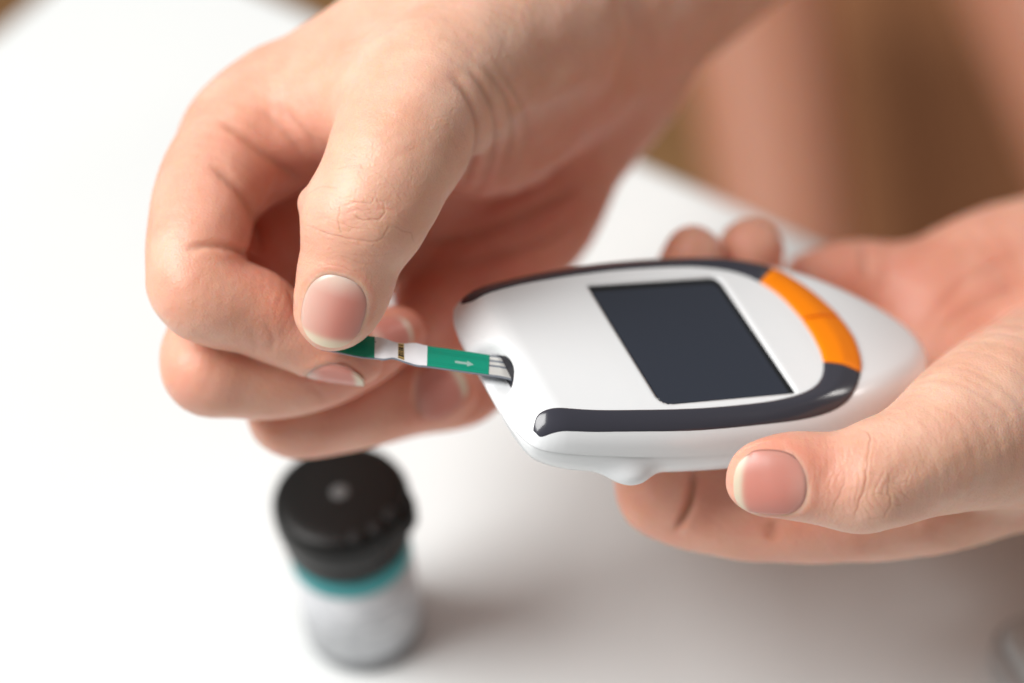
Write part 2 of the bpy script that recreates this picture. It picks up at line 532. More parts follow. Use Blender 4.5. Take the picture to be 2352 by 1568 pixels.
def build_hand(name, sdf, lo, hi, h, creases, nails, blobs, parent, label, details=(), wrinkles=()):
    V, Q = polygonise(sdf, lo, hi, h)
    V, Q = subdivide(V, Q)
    N = vertex_normals(V, Q)
    sgn = 1.0 if (N[::97] * gradient(sdf, V[::97])).sum(1).mean() > 0 else -1.0
    for _ in range(2):
        V = V - sgn * N * np.clip(sdf(V), -.5, .5)[:, None]
        N = vertex_normals(V, Q)
    g = gradient(sdf, V[::97]); flip = (N[::97] * g).sum(1).mean() < 0
    if flip: Q = Q[:, ::-1]; N = -N
    for x0, y0, x1, y1, dmax, lev in details:
        for _ in range(lev):
            cq = V[Q].mean(1); pq = to_px(cq); nq = N[Q].mean(1)
            m = (pq[:, 0] > x0) & (pq[:, 0] < x1) & (pq[:, 1] > y0) & (pq[:, 1] < y1) & (cq[:, 2] < dmax) & (nq[:, 2] < .1)
            V, Q = refine(V, Q, m, sdf, N); N = vertex_normals(V, Q)
    tint = np.zeros((len(V), 3)); disp = np.zeros(len(V))
    px = to_px(V)
    for poly, depth, tol, w, dep, red in creases:
        poly = spline(np.asarray(poly, float), 6)
        if w < 5: poly = poly + 1.1 * np.stack([np.sin(np.arange(len(poly)) * .9 + poly[0, 0]), np.cos(np.arange(len(poly)) * .7 + poly[0, 1])], 1)
        lo2, hi2 = poly.min(0) - 60, poly.max(0) + 60
        m = np.all((px > lo2) & (px < hi2), axis=1) & (np.abs(V[:, 2] - depth) < tol) & (N[:, 2] < .15)
        if not m.any(): continue
        d, t = seg_dist(px[m], poly)
        fade = np.clip(np.minimum(t, 1 - t) * 5 + .15, 0, 1)
        fine_ = w < 5
        w = w * (.75 if fine_ else 1.0)
        if fine_: dep, red = dep * .6, red * .85
        gsn = np.exp(-(d / w) ** 2) * fade
        lip = np.exp(-((d - 2.3 * w) / (1.5 * w)) ** 2) * fade
        disp[m] += -.6 * dep * gsn + .06 * dep * lip
        tint[m, 1] = np.maximum(tint[m, 1], red * np.exp(-(d / (w * .85)) ** 2) * fade)
    for (wx, wy), wd, R, (ux, uy), lam, amp in wrinkles:
        m = (np.hypot(px[:, 0] - wx, px[:, 1] - wy) < 2.4 * R) & (np.abs(V[:, 2] - wd) < 14) & (N[:, 2] < .1)
        a, b_ = px[m, 0] - wx, px[m, 1] - wy; ln = math.hypot(ux, uy)
        al, ac = (a * ux + b_ * uy) / ln, (b_ * ux - a * uy) / ln
        ph = 1.6 * np.sin(ac / 31 + 1) + 1.1 * np.sin(ac / 13 + al / 40) + .9 * np.sin(al / 21 + 2)
        wv = np.abs(np.sin(np.pi * al / lam + ph)) ** .6 * (.6 + .4 * np.sin(ac / 17 + al / 9))
        disp[m] += amp * (wv - .7) * np.exp(-(np.hypot(al * 1.1, ac) / R) ** 2)
    for c, r, s in blobs:
        q = np.linalg.norm(V - pt(*c), axis=1)
        tint[:, 0] = np.maximum(tint[:, 0], s * np.exp(-(q / r) ** 2))
    for nl in nails:
        d, rim, red = nl.sink(V, N)
        disp += d; tint[:, 2] = np.maximum(tint[:, 2], rim * .22); tint[:, 0] = np.maximum(tint[:, 0], red * .38)
    # slow unevenness of living tissue
    disp += .10 * np.sin(V[:, 0] * .55 + 1.3 * np.sin(V[:, 1] * .31)) * np.sin(V[:, 1] * .48 + V[:, 2] * .4)
    V = V + N * disp[:, None]
    o = mesh_obj(name, c2w(V), Q, MAT['skin'], parent, True, tint=np.clip(tint, 0, 1))
    o['label'] = label
    for nl in nails:
        nv_, nf, nt = nl.mesh()
        mesh_obj('nail', c2w(nv_), nf, MAT['nail'], o, True, tint=np.clip(nt, 0, 1))
    return o

# ------------------------------------------------------------------ the setting: floor, table
def box_mesh(x0, x1, y0, y1, z0, z1):
    V = [(x, y, z) for x in (x0, x1) for y in (y0, y1) for z in (z0, z1)]
    Fc = [(0, 1, 3, 2), (4, 6, 7, 5), (0, 4, 5, 1), (2, 3, 7, 6), (0, 2, 6, 4), (1, 5, 7, 3)]
    return np.array(V, float), Fc

V, Fc = box_mesh(-2500, 2500, -1500, 3500, -740, -720)
fl = mesh_obj('floor', V, Fc, MAT['floor'], None, False)
fl['kind'] = 'structure'

eA, eB = on_level(700, 18), on_level(1640, 440)          # far edge of the table
eC, eD = on_level(0, 92), on_level(98, 0)                # left edge
d1 = (eB - eA)[:2]; d1 /= np.linalg.norm(d1)
d2 = (eC - eD)[:2]; d2 /= np.linalg.norm(d2)
_t = np.linalg.solve(np.stack([d1, -d2], 1), (eD - eA)[:2])
corner = eA[:2] + d1 * _t[0]
d2 = np.array([d1[1], -d1[0]]) if np.dot([d1[1], -d1[0]], d2) > 0 else np.array([-d1[1], d1[0]])
TL, TW, TR = 900.0, 700.0, 18.0                          # table length, depth, corner radius
def round_rect(c, a, b_, L, W, r, n=10):
    P = []
    for (s, t, a0) in ((r, r, 180), (L - r, r, 270), (L - r, W - r, 0), (r, W - r, 90)):
        for k in range(n + 1):
            th = math.radians(a0 + 90 * k / n)
            P.append(c + a * (s + r * math.cos(th)) + b_ * (t + r * math.sin(th)))
    return np.array(P)
table = thing('table', 'white smooth tabletop with rounded corner and pale edge under the hands', 'table', (*(corner + d1 * TL / 2 + d2 * TW / 2), -720))
def slab(outline_fn, zs):
    """stack of inset outlines -> closed smooth-edged slab"""
    V = []
    for ins, z in zs:
        P = outline_fn(ins); V += [(p[0], p[1], z) for p in P]
    n = len(outline_fn(0)); k = len(zs)
    Fc = [(i * n + j, i * n + (j + 1) % n, (i + 1) * n + (j + 1) % n, (i + 1) * n + j) for i in range(k - 1) for j in range(n)]
    Fc += [tuple(range(n))[::-1], tuple(range((k - 1) * n, k * n))]
    return np.array(V), Fc
fn = lambda ins: round_rect(corner + (d1 + d2) * ins, d1, d2, TL - 2 * ins, TW - 2 * ins, TR - ins)
V, Fc = slab(fn, [(4, -21), (.6, -20.2), (0, -18.5), (0, -3), (.5, -1.2), (1.5, -.4), (3.5, 0)])
tt = mesh_obj('table_top', V, Fc, MAT['table'], table, True)
tt.modifiers.new('weighted', 'WEIGHTED_NORMAL')
fn2 = lambda ins: round_rect(corner + (d1 + d2) * (ins - .8), d1, d2, TL - 2 * ins + 1.6, TW - 2 * ins + 1.6, TR - ins + .8)
Vb = []
n_ = len(fn2(0))
for ins, z in ((1.5, -18.0), (0, -17.2), (0, -5.0), (1.5, -6.0)):
    Vb += [(p[0], p[1], z) for p in fn2(ins)]
Fb = [(i * n_ + j, i * n_ + (j + 1) % n_, (i + 1) * n_ + (j + 1) % n_, (i + 1) * n_ + j) for i in range(3) for j in range(n_)]
mesh_obj('edge_band', np.array(Vb), Fb, MAT['edge'], table, True)
for s, t in ((60, 60), (TL - 60, 60), (60, TW - 60), (TL - 60, TW - 60)):
    c = corner + d1 * s + d2 * t
    P = [(c[0] + 17 * math.cos(a) * k, c[1] + 17 * math.sin(a) * k, z) for z, k in ((-720, .7), (-21, 1)) for a in np.linspace(0, 2 * math.pi, 16, endpoint=False)]
    mesh_obj('leg', np.array(P), [(j, (j + 1) % 16, 16 + (j + 1) % 16, 16 + j) for j in range(16)] + [tuple(range(15, -1, -1))], MAT['edge'], table, True)

# ------------------------------------------------------------------ the person: two hands and the thighs behind the table
person = thing('person', 'bare-skinned person inserting a green strip into a meter with both hands', 'person', (250, 700, -300))

# --- hand pinching the strip (camera frame, px of the photograph + depth in mm)
FL = lambda v: np.asarray(v, float)
r_thumb_p = Chain([(1240, 60, 500, 190), (1110, 130, 486, 182), (985, 225, 470, 172), (915, 340, 461, 158), (868, 440, 457, 140), (846, 490, 456, 136)], 5)
r_thumb_d = Chain([(868, 440, 457, 138), (828, 505, 456, 136), (806, 585, 456.5, 118), (790, 655, 457, 112), (772, 705, 457, 98), (762, 730, 457, 74), (760, 738, 457, 50)], 5, ((0, 0, 1), .86))
r_knob = Chain([(718, 462, 459, 30), (724, 468, 459, 30)], 1)
r_index_p = Chain([(640, 270, 490, 150), (545, 350, 482, 142), (478, 450, 474, 126), (452, 560, 467, 118), (446, 640, 464, 108)], 5)
r_index_d = Chain([(455, 625, 465, 104), (455, 668, 463, 108), (500, 690, 464, 108), (580, 715, 466.5, 102), (655, 758, 468.5, 87), (722, 791, 469.5, 76), (780, 816, 470, 66), (812, 828, 470, 58), (832, 834, 470, 46)], 5)
r_middle_p = Chain([(700, 420, 512, 135), (600, 560, 500, 125), (520, 700, 486, 115), (470, 810, 476, 100)], 5)
r_middle_d = Chain([(470, 815, 476, 98), (475, 852, 474, 102), (540, 864, 476, 98), (640, 866, 479, 96), (740, 845, 482, 92), (820, 812, 485, 86), (880, 780, 488, 76), (915, 765, 490, 62)], 5)
r_ring_p = Chain([(830, 520, 525, 130), (730, 680, 512, 118), (670, 830, 498, 105), (660, 920, 492, 96)], 5)
r_ring_d = Chain([(655, 925, 492, 90), (665, 958, 491, 92), (730, 962, 492, 90), (840, 940, 494, 88), (930, 920, 496, 82), (1000, 905, 497, 74), (1040, 898, 498, 60)], 5)
r_pinky_p = Chain([(1050, 690, 535, 118), (960, 800, 525, 100), (880, 900, 512, 88)], 5)
r_pinky_d = Chain([(830, 900, 510, 82), (860, 940, 508, 80), (960, 925, 508, 74), (1060, 915, 509, 68), (1110, 900, 510, 54)], 5)
r_palm = [
    Chain([(556, 318, 488, 134), (714, 220, 490, 146), (925, 102, 492, 164), (1180, 0, 512, 200)], 4),      # index metacarpal, first dorsal muscle
    Chain([(720, 440, 520, 140), (960, 300, 524, 160), (1250, 90, 530, 200)], 4),
    Chain([(850, 520, 536, 140), (1050, 400, 540, 165), (1330, 150, 545, 200)], 4),
    Chain([(1040, 720, 535, 120), (1130, 600, 538, 140), (1228, 478, 541, 154), (1290, 350, 543, 148), (1370, 195, 546, 165)], 4),   # heel of the hand
    Chain([(1010, 250, 492, 150), (1130, 290, 506, 165), (1240, 180, 516, 180)], 4),                         # ball of the thumb
    Chain([(930, 235, 474, 140), (790, 250, 479, 128), (650, 290, 485, 112)], 4),                            # web of the thumb
]
r_arm = Chain([(1180, 20, 518, 230), (1320, 35, 532, 262), (1480, -90, 548, 270), (1700, -300, 575, 290), (2050, -640, 620, 330)], 4)

def sdf_right(P):
    k = 14
    d = far_safe(r_arm, P, k)
    for f in r_palm: d = smin(d, far_safe(f, P, k), 9.0)
    for f in (r_index_p, r_middle_p, r_ring_p, r_pinky_p): d = smin(d, far_safe(f, P, k), 4.0)
    d = smin(d, far_safe(r_thumb_p, P, k), 7.0)
    t = smin(far_safe(r_thumb_d, P, k), far_safe(r_knob, P, k), 3.5)
    d = smin(d, t, 2.2)
    for f, kk in ((r_index_d, 1.6), (r_middle_d, 1.2), (r_ring_d, 1.2), (r_pinky_d, 1.2)): d = smin(d, far_safe(f, P, k), kk)
    return d

r_all = [r_arm, r_thumb_p, r_thumb_d, r_index_p, r_index_d, r_middle_d, r_ring_d, r_pinky_d] + r_palm
r_lo = np.min([f.lo for f in r_all], 0) - 4; r_hi = np.max([f.hi for f in r_all], 0) + 4
r_nails = [
    Nail(r_thumb_d, 764, 716, 450, 740, 794, 12.2, 10.2, free=.125, tip_pow=2.3, side=.6),
    Nail(r_index_d, 784, 815, 470, 868, 858, 9.8, 7.9, free=.13, normal=(-.25, 1, -.34), tip_depth=469, tip_pow=2.4),
    Nail(r_middle_d, 905, 770, 486, 960, 745, 8.0, 7.2, free=.10),
    Nail(r_ring_d, 1015, 905, 490, 1075, 880, 9.8, 8.6, free=.13, tilt=(0, .35, 0), lun=.3),
]
Z1 = lambda L_: [(320 + .5102 * x, .5102 * y) for x, y in L_]
r_creases = [
    # thumb knuckle wrinkles
    (Z1([(750, 1010), (820, 1040), (880, 1060), (940, 1072), (1010, 1082), (1080, 1080), (1112, 1040), (1130, 990)]), 448, 10, 3.2, .20, .34),
    (Z1([(905, 920), (900, 960), (895, 1010), (915, 1065)]), 448, 10, 2.8, .16, .30),
    (Z1([(930, 905), (990, 908), (1040, 912), (1065, 872)]), 448, 10, 2.6, .13, .24),
    (Z1([(960, 960), (990, 985), (1040, 986), (1080, 985), (1105, 955), (1100, 905)]), 448, 10, 3.0, .20, .36),
    (Z1([(1130, 1010), (1180, 1035), (1225, 1050), (1235, 1090)]), 449, 12, 3.0, .17, .28),
    (Z1([(730, 905), (790, 852), (850, 840), (900, 850)]), 448, 12, 3.4, .10, .14),
    (Z1([(1060, 850), (1072, 900), (1090, 940)]), 448, 10, 2.4, .12, .22),
    (Z1([(870, 760), (960, 745), (1060, 770), (1150, 850), (1210, 950)]), 448, 12, 3.4, .08, .10),
    (Z1([(900, 1000), (950, 1020), (1010, 1030), (1060, 1025)]), 448, 10, 2.4, .08, .16),
    (Z1([(960, 930), (1010, 945), (1050, 940)]), 448, 10, 2.2, .08, .14),
    (Z1([(900, 1130), (990, 1150), (1090, 1148), (1150, 1135)]), 448, 10, 3.4, .08, .10),
    (Z1([(860, 1165), (900, 1150), (1000, 1185), (1090, 1180)]), 448, 10, 3.0, .09, .13),
    (Z1([(800, 1200), (870, 1190), (950, 1215), (1020, 1212)]), 448, 10, 3.0, .08, .10),
    # folds at the thumb root
    ([(1040, 170), (1085, 240), (1098, 310), (1085, 380), (1055, 440)], 470, 26, 9, .9, .30),
    ([(1075, 150), (1125, 230), (1140, 310), (1120, 400), (1080, 460)], 478, 28, 8, .7, .25),
    ([(1110, 150), (1165, 230), (1178, 320), (1150, 410)], 482, 28, 8, .5, .2),
    ([(1150, 160), (1205, 250), (1210, 340)], 486, 28, 9, .4, .15),
    # index root and finger folds
    ([(500, 275), (545, 300), (600, 345), (650, 385), (700, 425)], 480, 24, 12, .95, .25),
    ([(480, 375), (525, 410), (565, 455), (590, 510), (600, 575)], 472, 22, 12, .95, .25),
    ([(425, 572), (470, 563), (520, 568), (575, 585), (620, 610)], 462, 22, 9, .9, .28),
    ([(610, 740), (625, 775), (620, 810)], 462, 14, 6, .22, .18),
    ([(570, 745), (585, 785), (580, 815)], 462, 14, 5, .16, .12),
    ([(655, 660), (672, 690), (680, 725)], 462, 14, 5, .2, .15),
    ([(700, 885), (735, 905), (745, 925)], 476, 16, 8, .25, .15),
    # palm lines
    ([(950, 560), (1080, 540), (1230, 480), (1350, 420)], 515, 40, 10, .9, .35),
    ([(980, 620), (1100, 600), (1220, 560), (1330, 500)], 520, 40, 9, .7, .3),
    ([(1100, 470), (1210, 430), (1320, 360)], 515, 40, 9, .5, .2),
    ([(640, 240), (690, 290), (730, 340)], 482, 22, 8, .4, .2),
    ([(600, 250), (650, 300), (700, 360)], 482, 22, 8, .35, .2),
]
r_blobs = [((775, 700, 450), 10, .35), ((760, 780, 452), 6, .3), ((800, 840, 468), 12, .55), ((700, 690, 462), 9, .45), ((560, 690, 458), 16, .18),
           ((560, 560, 468), 14, .65), ((600, 430, 476), 12, .65), ((650, 560, 485), 26, .85), ((430, 690, 456), 10, .25), ((430, 880, 470), 12, .4),
           ((1000, 560, 510), 34, .85), ((1200, 500, 520), 34, .8), ((1250, 350, 520), 26, .45), ((640, 330, 480), 9, .45), ((700, 380, 478), 9, .5), ((950, 770, 490), 16, .8),
           ((1010, 910, 494), 18, .65), ((830, 830, 482), 16, .7), ((720, 960, 486), 22, .35), ((1100, 920, 505), 12, .6), ((1150, 700, 525), 30, .85)]
build_hand('hand', sdf_right, r_lo, r_hi, 1.0, r_creases, r_nails, r_blobs, person, 'hand pinching the green strip between thumb and index finger',
           [(640, 380, 990, 810, 470, 2), (1000, 140, 1230, 470, 500, 1)],
           [((845, 490), 448, 85, (-.28, .96), 17, .13), ((800, 600), 448, 60, (-.2, .98), 13, .07), ((600, 770), 458, 60, (.9, .4), 15, .10), ((985, 330), 455, 120, (.8, .5), 13, .04)])

# --- hand carrying the meter
l_thumb_p = Chain([(2620, 900, 500, 260), (2430, 930, 482, 235), (2280, 975, 466, 195), (2160, 1030, 456, 152), (2060, 1075, 451, 128), (2000, 1096, 449, 120)], 5)
l_thumb_d = Chain([(2020, 1088, 450, 120), (1960, 1104, 449, 117), (1880, 1098, 448.5, 108), (1810, 1092, 448, 100), (1762, 1096, 448, 90), (1742, 1104, 448, 74)], 5, ((0.15, .25, 1), .88))
l_index_p = Chain([(2300, 1080, 492, 150), (2120, 1150, 482, 128), (1900, 1182, 479, 112), (1700, 1182, 480, 104), (1560, 1160, 482, 94), (1515, 1140, 484, 88)], 5)
l_index_d = Chain([(1510, 1145, 483, 86), (1496, 1110, 486, 84), (1494, 1000, 495, 82), (1515, 860, 507, 80), (1550, 720, 513, 78), (1582, 620, 512, 75), (1592, 588, 509, 70)], 5)
l_middle_p = Chain([(2150, 1000, 515, 140), (1900, 1050, 514, 120), (1720, 1060, 514, 104)], 5)
l_middle_d = Chain([(1720, 1060, 514, 100), (1670, 1000, 518, 94), (1670, 850, 524, 88), (1695, 700, 523, 84), (1716, 610, 520, 81), (1724, 576, 517, 76)], 5)
l_ring_p = Chain([(2170, 860, 530, 140), (1990, 860, 534, 118), (1880, 830, 538, 104)], 5)
l_ring_d = Chain([(1880, 830, 538, 98), (1840, 780, 540, 92), (1840, 700, 538, 84), (1870, 650, 536, 74)], 5)
l_pinky_p = Chain([(2180, 720, 535, 135), (2040, 660, 535, 105), (1950, 640, 534, 88), (1880, 650, 533, 78)], 5)
l_palm = [
    Chain([(2280, 1060, 500, 150), (2500, 1000, 515, 190), (2760, 900, 535, 240)], 4),
    Chain([(2130, 980, 522, 130), (2360, 920, 530, 150), (2700, 820, 545, 220)], 4),
    Chain([(2160, 850, 530, 130), (2380, 790, 538, 150), (2700, 720, 555, 210)], 4),
    Chain([(2130, 690, 535, 125), (2250, 640, 540, 150), (2420, 610, 548, 170), (2700, 610, 562, 210)], 4),
    Chain([(2240, 900, 492, 110), (2330, 860, 500, 130), (2480, 830, 512, 170)], 4),
]
l_arm = Chain([(2640, 800, 540, 300), (2850, 720, 560, 300), (3150, 600, 590, 300), (3500, 440, 630, 330)], 4)
def sdf_left(P):
    k = 14
    d = far_safe(l_arm, P, k)
    for f in l_palm: d = smin(d, far_safe(f, P, k), 9.0)
    for f in (l_index_p, l_middle_p, l_ring_p, l_pinky_p): d = smin(d, far_safe(f, P, k), 4.0)
    d = smin(d, far_safe(l_thumb_p, P, k), 4.0)
    d = smin(d, far_safe(l_thumb_d, P, k), 2.2)
    for f in (l_index_d, l_middle_d, l_ring_d): d = smin(d, far_safe(f, P, k), 1.2)
    return d
l_all = [l_arm, l_thumb_p, l_thumb_d, l_index_p, l_index_d, l_middle_d, l_ring_d, l_pinky_p] + l_palm
l_lo = np.min([f.lo for f in l_all], 0) - 4; l_hi = np.max([f.hi for f in l_all], 0) + 4
l_nails = [Nail(l_thumb_d, 1768, 1128, 445, 1690, 1138, 11.6, 9.4, free=.12, tilt=(0, .42, 0), lun=.25, tip_pow=2.6)]
Z2 = lambda L_: [(1640 + .1939 * x, 944 + .1939 * y) for x, y in L_]
l_creases = [
    (Z2([(1740, 210), (1830, 260), (1850, 340), (1830, 480), (1820, 620), (1800, 760), (1790, 900), (1730, 1050), (1690, 1180), (1650, 1290)]), 441, 14, 3.4, .24, .36),
    (Z2([(2050, 680), (2080, 800), (2070, 900), (2070, 980), (2100, 1060), (2060, 1180), (1990, 1270)]), 442, 14, 3.2, .22, .36),
    (Z2([(1570, 780), (1530, 880), (1490, 990), (1430, 1100), (1390, 1220)]), 441, 12, 3.2, .15, .28),
    (Z2([(1400, 760), (1370, 860), (1320, 960)]), 441, 12, 3.0, .08, .14),
    (Z2([(1860, 990), (1950, 975), (2050, 985)]), 441, 12, 2.6, .14, .24),
    (Z2([(2090, 830), (2170, 860), (2260, 830), (2340, 840)]), 442, 12, 2.6, .10, .18),
    (Z2([(2100, 900), (2180, 930), (2269, 1000), (2340, 1060)]), 442, 12, 2.6, .10, .18),
    (Z2([(2110, 1080), (2190, 1110), (2280, 1100)]), 442, 12, 2.6, .09, .16),
    (Z2([(1820, 1270), (1900, 1265), (1980, 1255)]), 443, 14, 2.6, .13, .22),
    (Z2([(1820, 740), (1900, 740), (1980, 760), (2040, 720)]), 441, 12, 2.6, .09, .16),
    (Z2([(1370, 1130), (1330, 1160), (1280, 1180)]), 441, 12, 2.6, .06, .12),
    (Z2([(1880, 860), (1940, 900), (2010, 890)]), 441, 12, 2.4, .07, .12),
    (Z2([(1850, 1100), (1920, 1140), (2000, 1130)]), 441, 12, 2.4, .07, .12),
    (Z2([(2150, 560), (2180, 680), (2240, 760)]), 442, 12, 2.8, .07, .12),
    ([(2070, 930), (2120, 920), (2180, 950), (2240, 1000)], 452, 22, 4.5, .18, .12),
    ([(2160, 840), (2230, 850), (2300, 890), (2352, 940)], 470, 30, 5, .2, .12),
    ([(2120, 870), (2200, 880), (2290, 930), (2352, 990)], 465, 30, 5, .2, .12),
    ([(2140, 800), (2180, 740), (2260, 690), (2352, 650)], 500, 40, 7, .45, .2),
    ([(2120, 760), (2170, 690), (2240, 630), (2352, 580)], 505, 40, 7, .4, .2),
    ([(1980, 560), (1984, 590), (1990, 640)], 520, 40, 8, 1.0, .45),
    ([(1594, 1075), (1590, 1125), (1576, 1175), (1548, 1222)], 476, 22, 9, 2.0, .6),
    ([(1770, 1195), (1775, 1215), (1765, 1240)], 472, 22, 16, .8, .3),
]
l_blobs = [((1720, 1080, 442), 9, .5), ((1800, 1040, 442), 11, .62), ((1780, 1120, 442), 7, .3), ((1590, 560, 512), 16, .38), ((1720, 550, 518), 16, .38), ((1920, 600, 525), 20, .55),
           ((2100, 620, 525), 24, .55), ((2200, 700, 510), 28, .5), ((2280, 560, 530), 30, .45), ((1600, 1130, 475), 20, .42), ((1780, 1210, 470), 26, .42), ((2000, 1230, 470), 24, .25), ((2250, 820, 490), 26, .4), ((1480, 1140, 478), 14, .4)]
build_hand('hand', sdf_left, l_lo, l_hi, 1.0, l_creases, l_nails, l_blobs, person, 'open hand carrying the white meter, thumb along its side',
           [(1660, 960, 2180, 1230, 462, 2)],
           [((2010, 1115), 442, 85, (1, -.06), 17, .13), ((1905, 1100), 442, 55, (1, -.05), 14, .07), ((2150, 1020), 450, 120, (.8, -.5), 13, .03)])

# --- thighs behind the table edge, far out of focus
def leg_mesh(A, B, ra, rb, n=20, m=28):
    A, B = np.array(A, float), np.array(B, float); ax = (B - A) / np.linalg.norm(B - A)
    u = np.cross(ax, [0, 0, 1]); u /= np.linalg.norm(u); w = np.cross(u, ax)
    V = []
    for i in range(n + 5):
        t = min(i / (n - 1), 1.0); r = ra + (rb - ra) * t; r *= 1 + .04 * math.sin(t * 5)
        c = A + (B - A) * t
        if i >= n:
            q = (i - n + 1) / 5; c = B + ax * r * math.sin(q * 1.5); r *= math.cos(q * 1.5)
        for j in range(m):
            a = 2 * math.pi * j / m
            V.append(c + (u * math.cos(a) + w * math.sin(a) * .92) * r)
    Fc = [(i * m + j, i * m + (j + 1) % m, (i + 1) * m + (j + 1) % m, (i + 1) * m + j) for i in range(n + 4) for j in range(m)]
    return np.array(V), Fc
def leg_between(pa, pb, z0, z1, ra, rb):
    V, Fc = leg_mesh(on_level(*pa, z0), on_level(*pb, z1), ra, rb)
    mesh_obj('leg', V, Fc, MAT['skin'], person, True, tint=np.tile([.10, .7, 0], (len(V), 1)))  # skin browned all over, the legs' shade put into its colour
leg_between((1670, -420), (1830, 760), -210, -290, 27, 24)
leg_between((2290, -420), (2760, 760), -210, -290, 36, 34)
q = [on_level(x, y, z) for x, y, z in ((1500, -700, -300), (2700, -700, -300), (2900, 900, -420), (1750, 900, -420))]  # added brown sheet standing in for the shade between the legs
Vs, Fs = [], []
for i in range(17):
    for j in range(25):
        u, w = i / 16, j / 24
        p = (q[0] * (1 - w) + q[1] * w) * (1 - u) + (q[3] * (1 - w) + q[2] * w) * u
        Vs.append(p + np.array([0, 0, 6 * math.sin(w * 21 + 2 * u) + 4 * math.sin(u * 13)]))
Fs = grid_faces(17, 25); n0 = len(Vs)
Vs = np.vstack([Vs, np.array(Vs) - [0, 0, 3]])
mesh_obj('leg_shade_sheet', Vs, np.vstack([np.array(Fs), np.array(Fs)[:, ::-1] + n0]), MAT['leg_shade'], person, True)

# ------------------------------------------------------------------ the meter (local frame: x along, y across, z up, mm)
_me, _ma = math.radians(37), math.radians(17)
m_n = np.array([math.sin(_ma) * math.cos(_me), -math.cos(_ma) * math.cos(_me), -math.sin(_me)])
m_u = np.array([0.89776377, -0.06840471, 0.43513332]); m_u -= m_n * (m_u @ m_n); m_u /= np.linalg.norm(m_u)
m_v = -np.cross(m_n, m_u)
if m_v[1] < 0: m_v = -m_v
m_c = pt(1560, 790, 470.0) + m_v * -2.0
def m2w(P):
    P = np.atleast_2d(np.asarray(P, float))
    return c2w(m_c + P[:, :1] * m_u + P[:, 1:2] * m_v + P[:, 2:3] * m_n)

half = np.array([(-34.6, 0), (-34.6, 6), (-34.4, 11.5), (-33.3, 15.8), (-30.4, 18.6), (-22, 20.8), (-8, 22.9), (6, 23.5), (18, 22.6), (27, 20.4), (36, 17.0), (44, 12.6), (49.4, 8.6), (52.8, 4.4), (54, 0)], float)
hs = spline(half, 5)
body_out = np.vstack([hs, (hs[1:-1] * [1, -1])[::-1]])
def poly_sdf(P, poly):
    d = np.full(len(P), 1e9); ins = np.zeros(len(P), bool); n = len(poly)
    for i in range(n):
        a, b_ = poly[i], poly[(i + 1) % n]; ab = b_ - a; ap = P - a
        t = np.clip(ap @ ab / (ab @ ab + 1e-12), 0, 1)
        q = ap - t[:, None] * ab; np.minimum(d, (q * q).sum(1), out=d)
        c = (a[1] > P[:, 1]) != (b_[1] > P[:, 1])
        if a[1] != b_[1]:
            ins ^= c & (P[:, 0] < (b_[0] - a[0]) * (P[:, 1] - a[1]) / (b_[1] - a[1]) + a[0])
    d = np.sqrt(d); return np.where(ins, -d, d)

_gx, _gy, _gs = -42.0, -31.0, .2
_tx, _ty = np.meshgrid(np.arange(510) * _gs + _gx, np.arange(311) * _gs + _gy, indexing='ij')
_TAB = poly_sdf(np.stack([_tx.ravel(), _ty.ravel()], 1), body_out).reshape(510, 311)
def out_sdf(xy):
    """bilinear look-up of the distance to the case outline"""
    fx = np.clip((xy[:, 0] - _gx) / _gs, 0, 508.99); fy = np.clip((xy[:, 1] - _gy) / _gs, 0, 309.99)
    i, j = fx.astype(int), fy.astype(int); u, w = fx - i, fy - j
    return (_TAB[i, j] * (1 - u) + _TAB[i + 1, j] * u) * (1 - w) + (_TAB[i, j + 1] * (1 - u) + _TAB[i + 1, j + 1] * u) * w

RT, RB, ZB, ZS = 5.5, 6.5, -12.6, -5.5
def m_top(x):
    return -.006 * np.maximum(x - 22, 0) ** 2 - .055 * np.maximum(-27 - x, 0) ** 2 - .010 * np.maximum(-14 - x, 0)
SCR = dict(x0=-9.9, x1=15.6, y0=-14.7, y1=16.1)
def rbox2(x, y, x0, x1, y0, y1, rr4):
    cx, cy = (x0 + x1) / 2, (y0 + y1) / 2
    r = np.where(y > cy, np.where(x > cx, rr4[0], rr4[1]), np.where(x > cx, rr4[3], rr4[2]))
    qx = np.abs(x - (x0 + x1) / 2) - (x1 - x0) / 2 + r; qy = np.abs(y - (y0 + y1) / 2) - (y1 - y0) / 2 + r
    return np.hypot(np.maximum(qx, 0), np.maximum(qy, 0)) + np.minimum(np.maximum(qx, qy), 0) - r

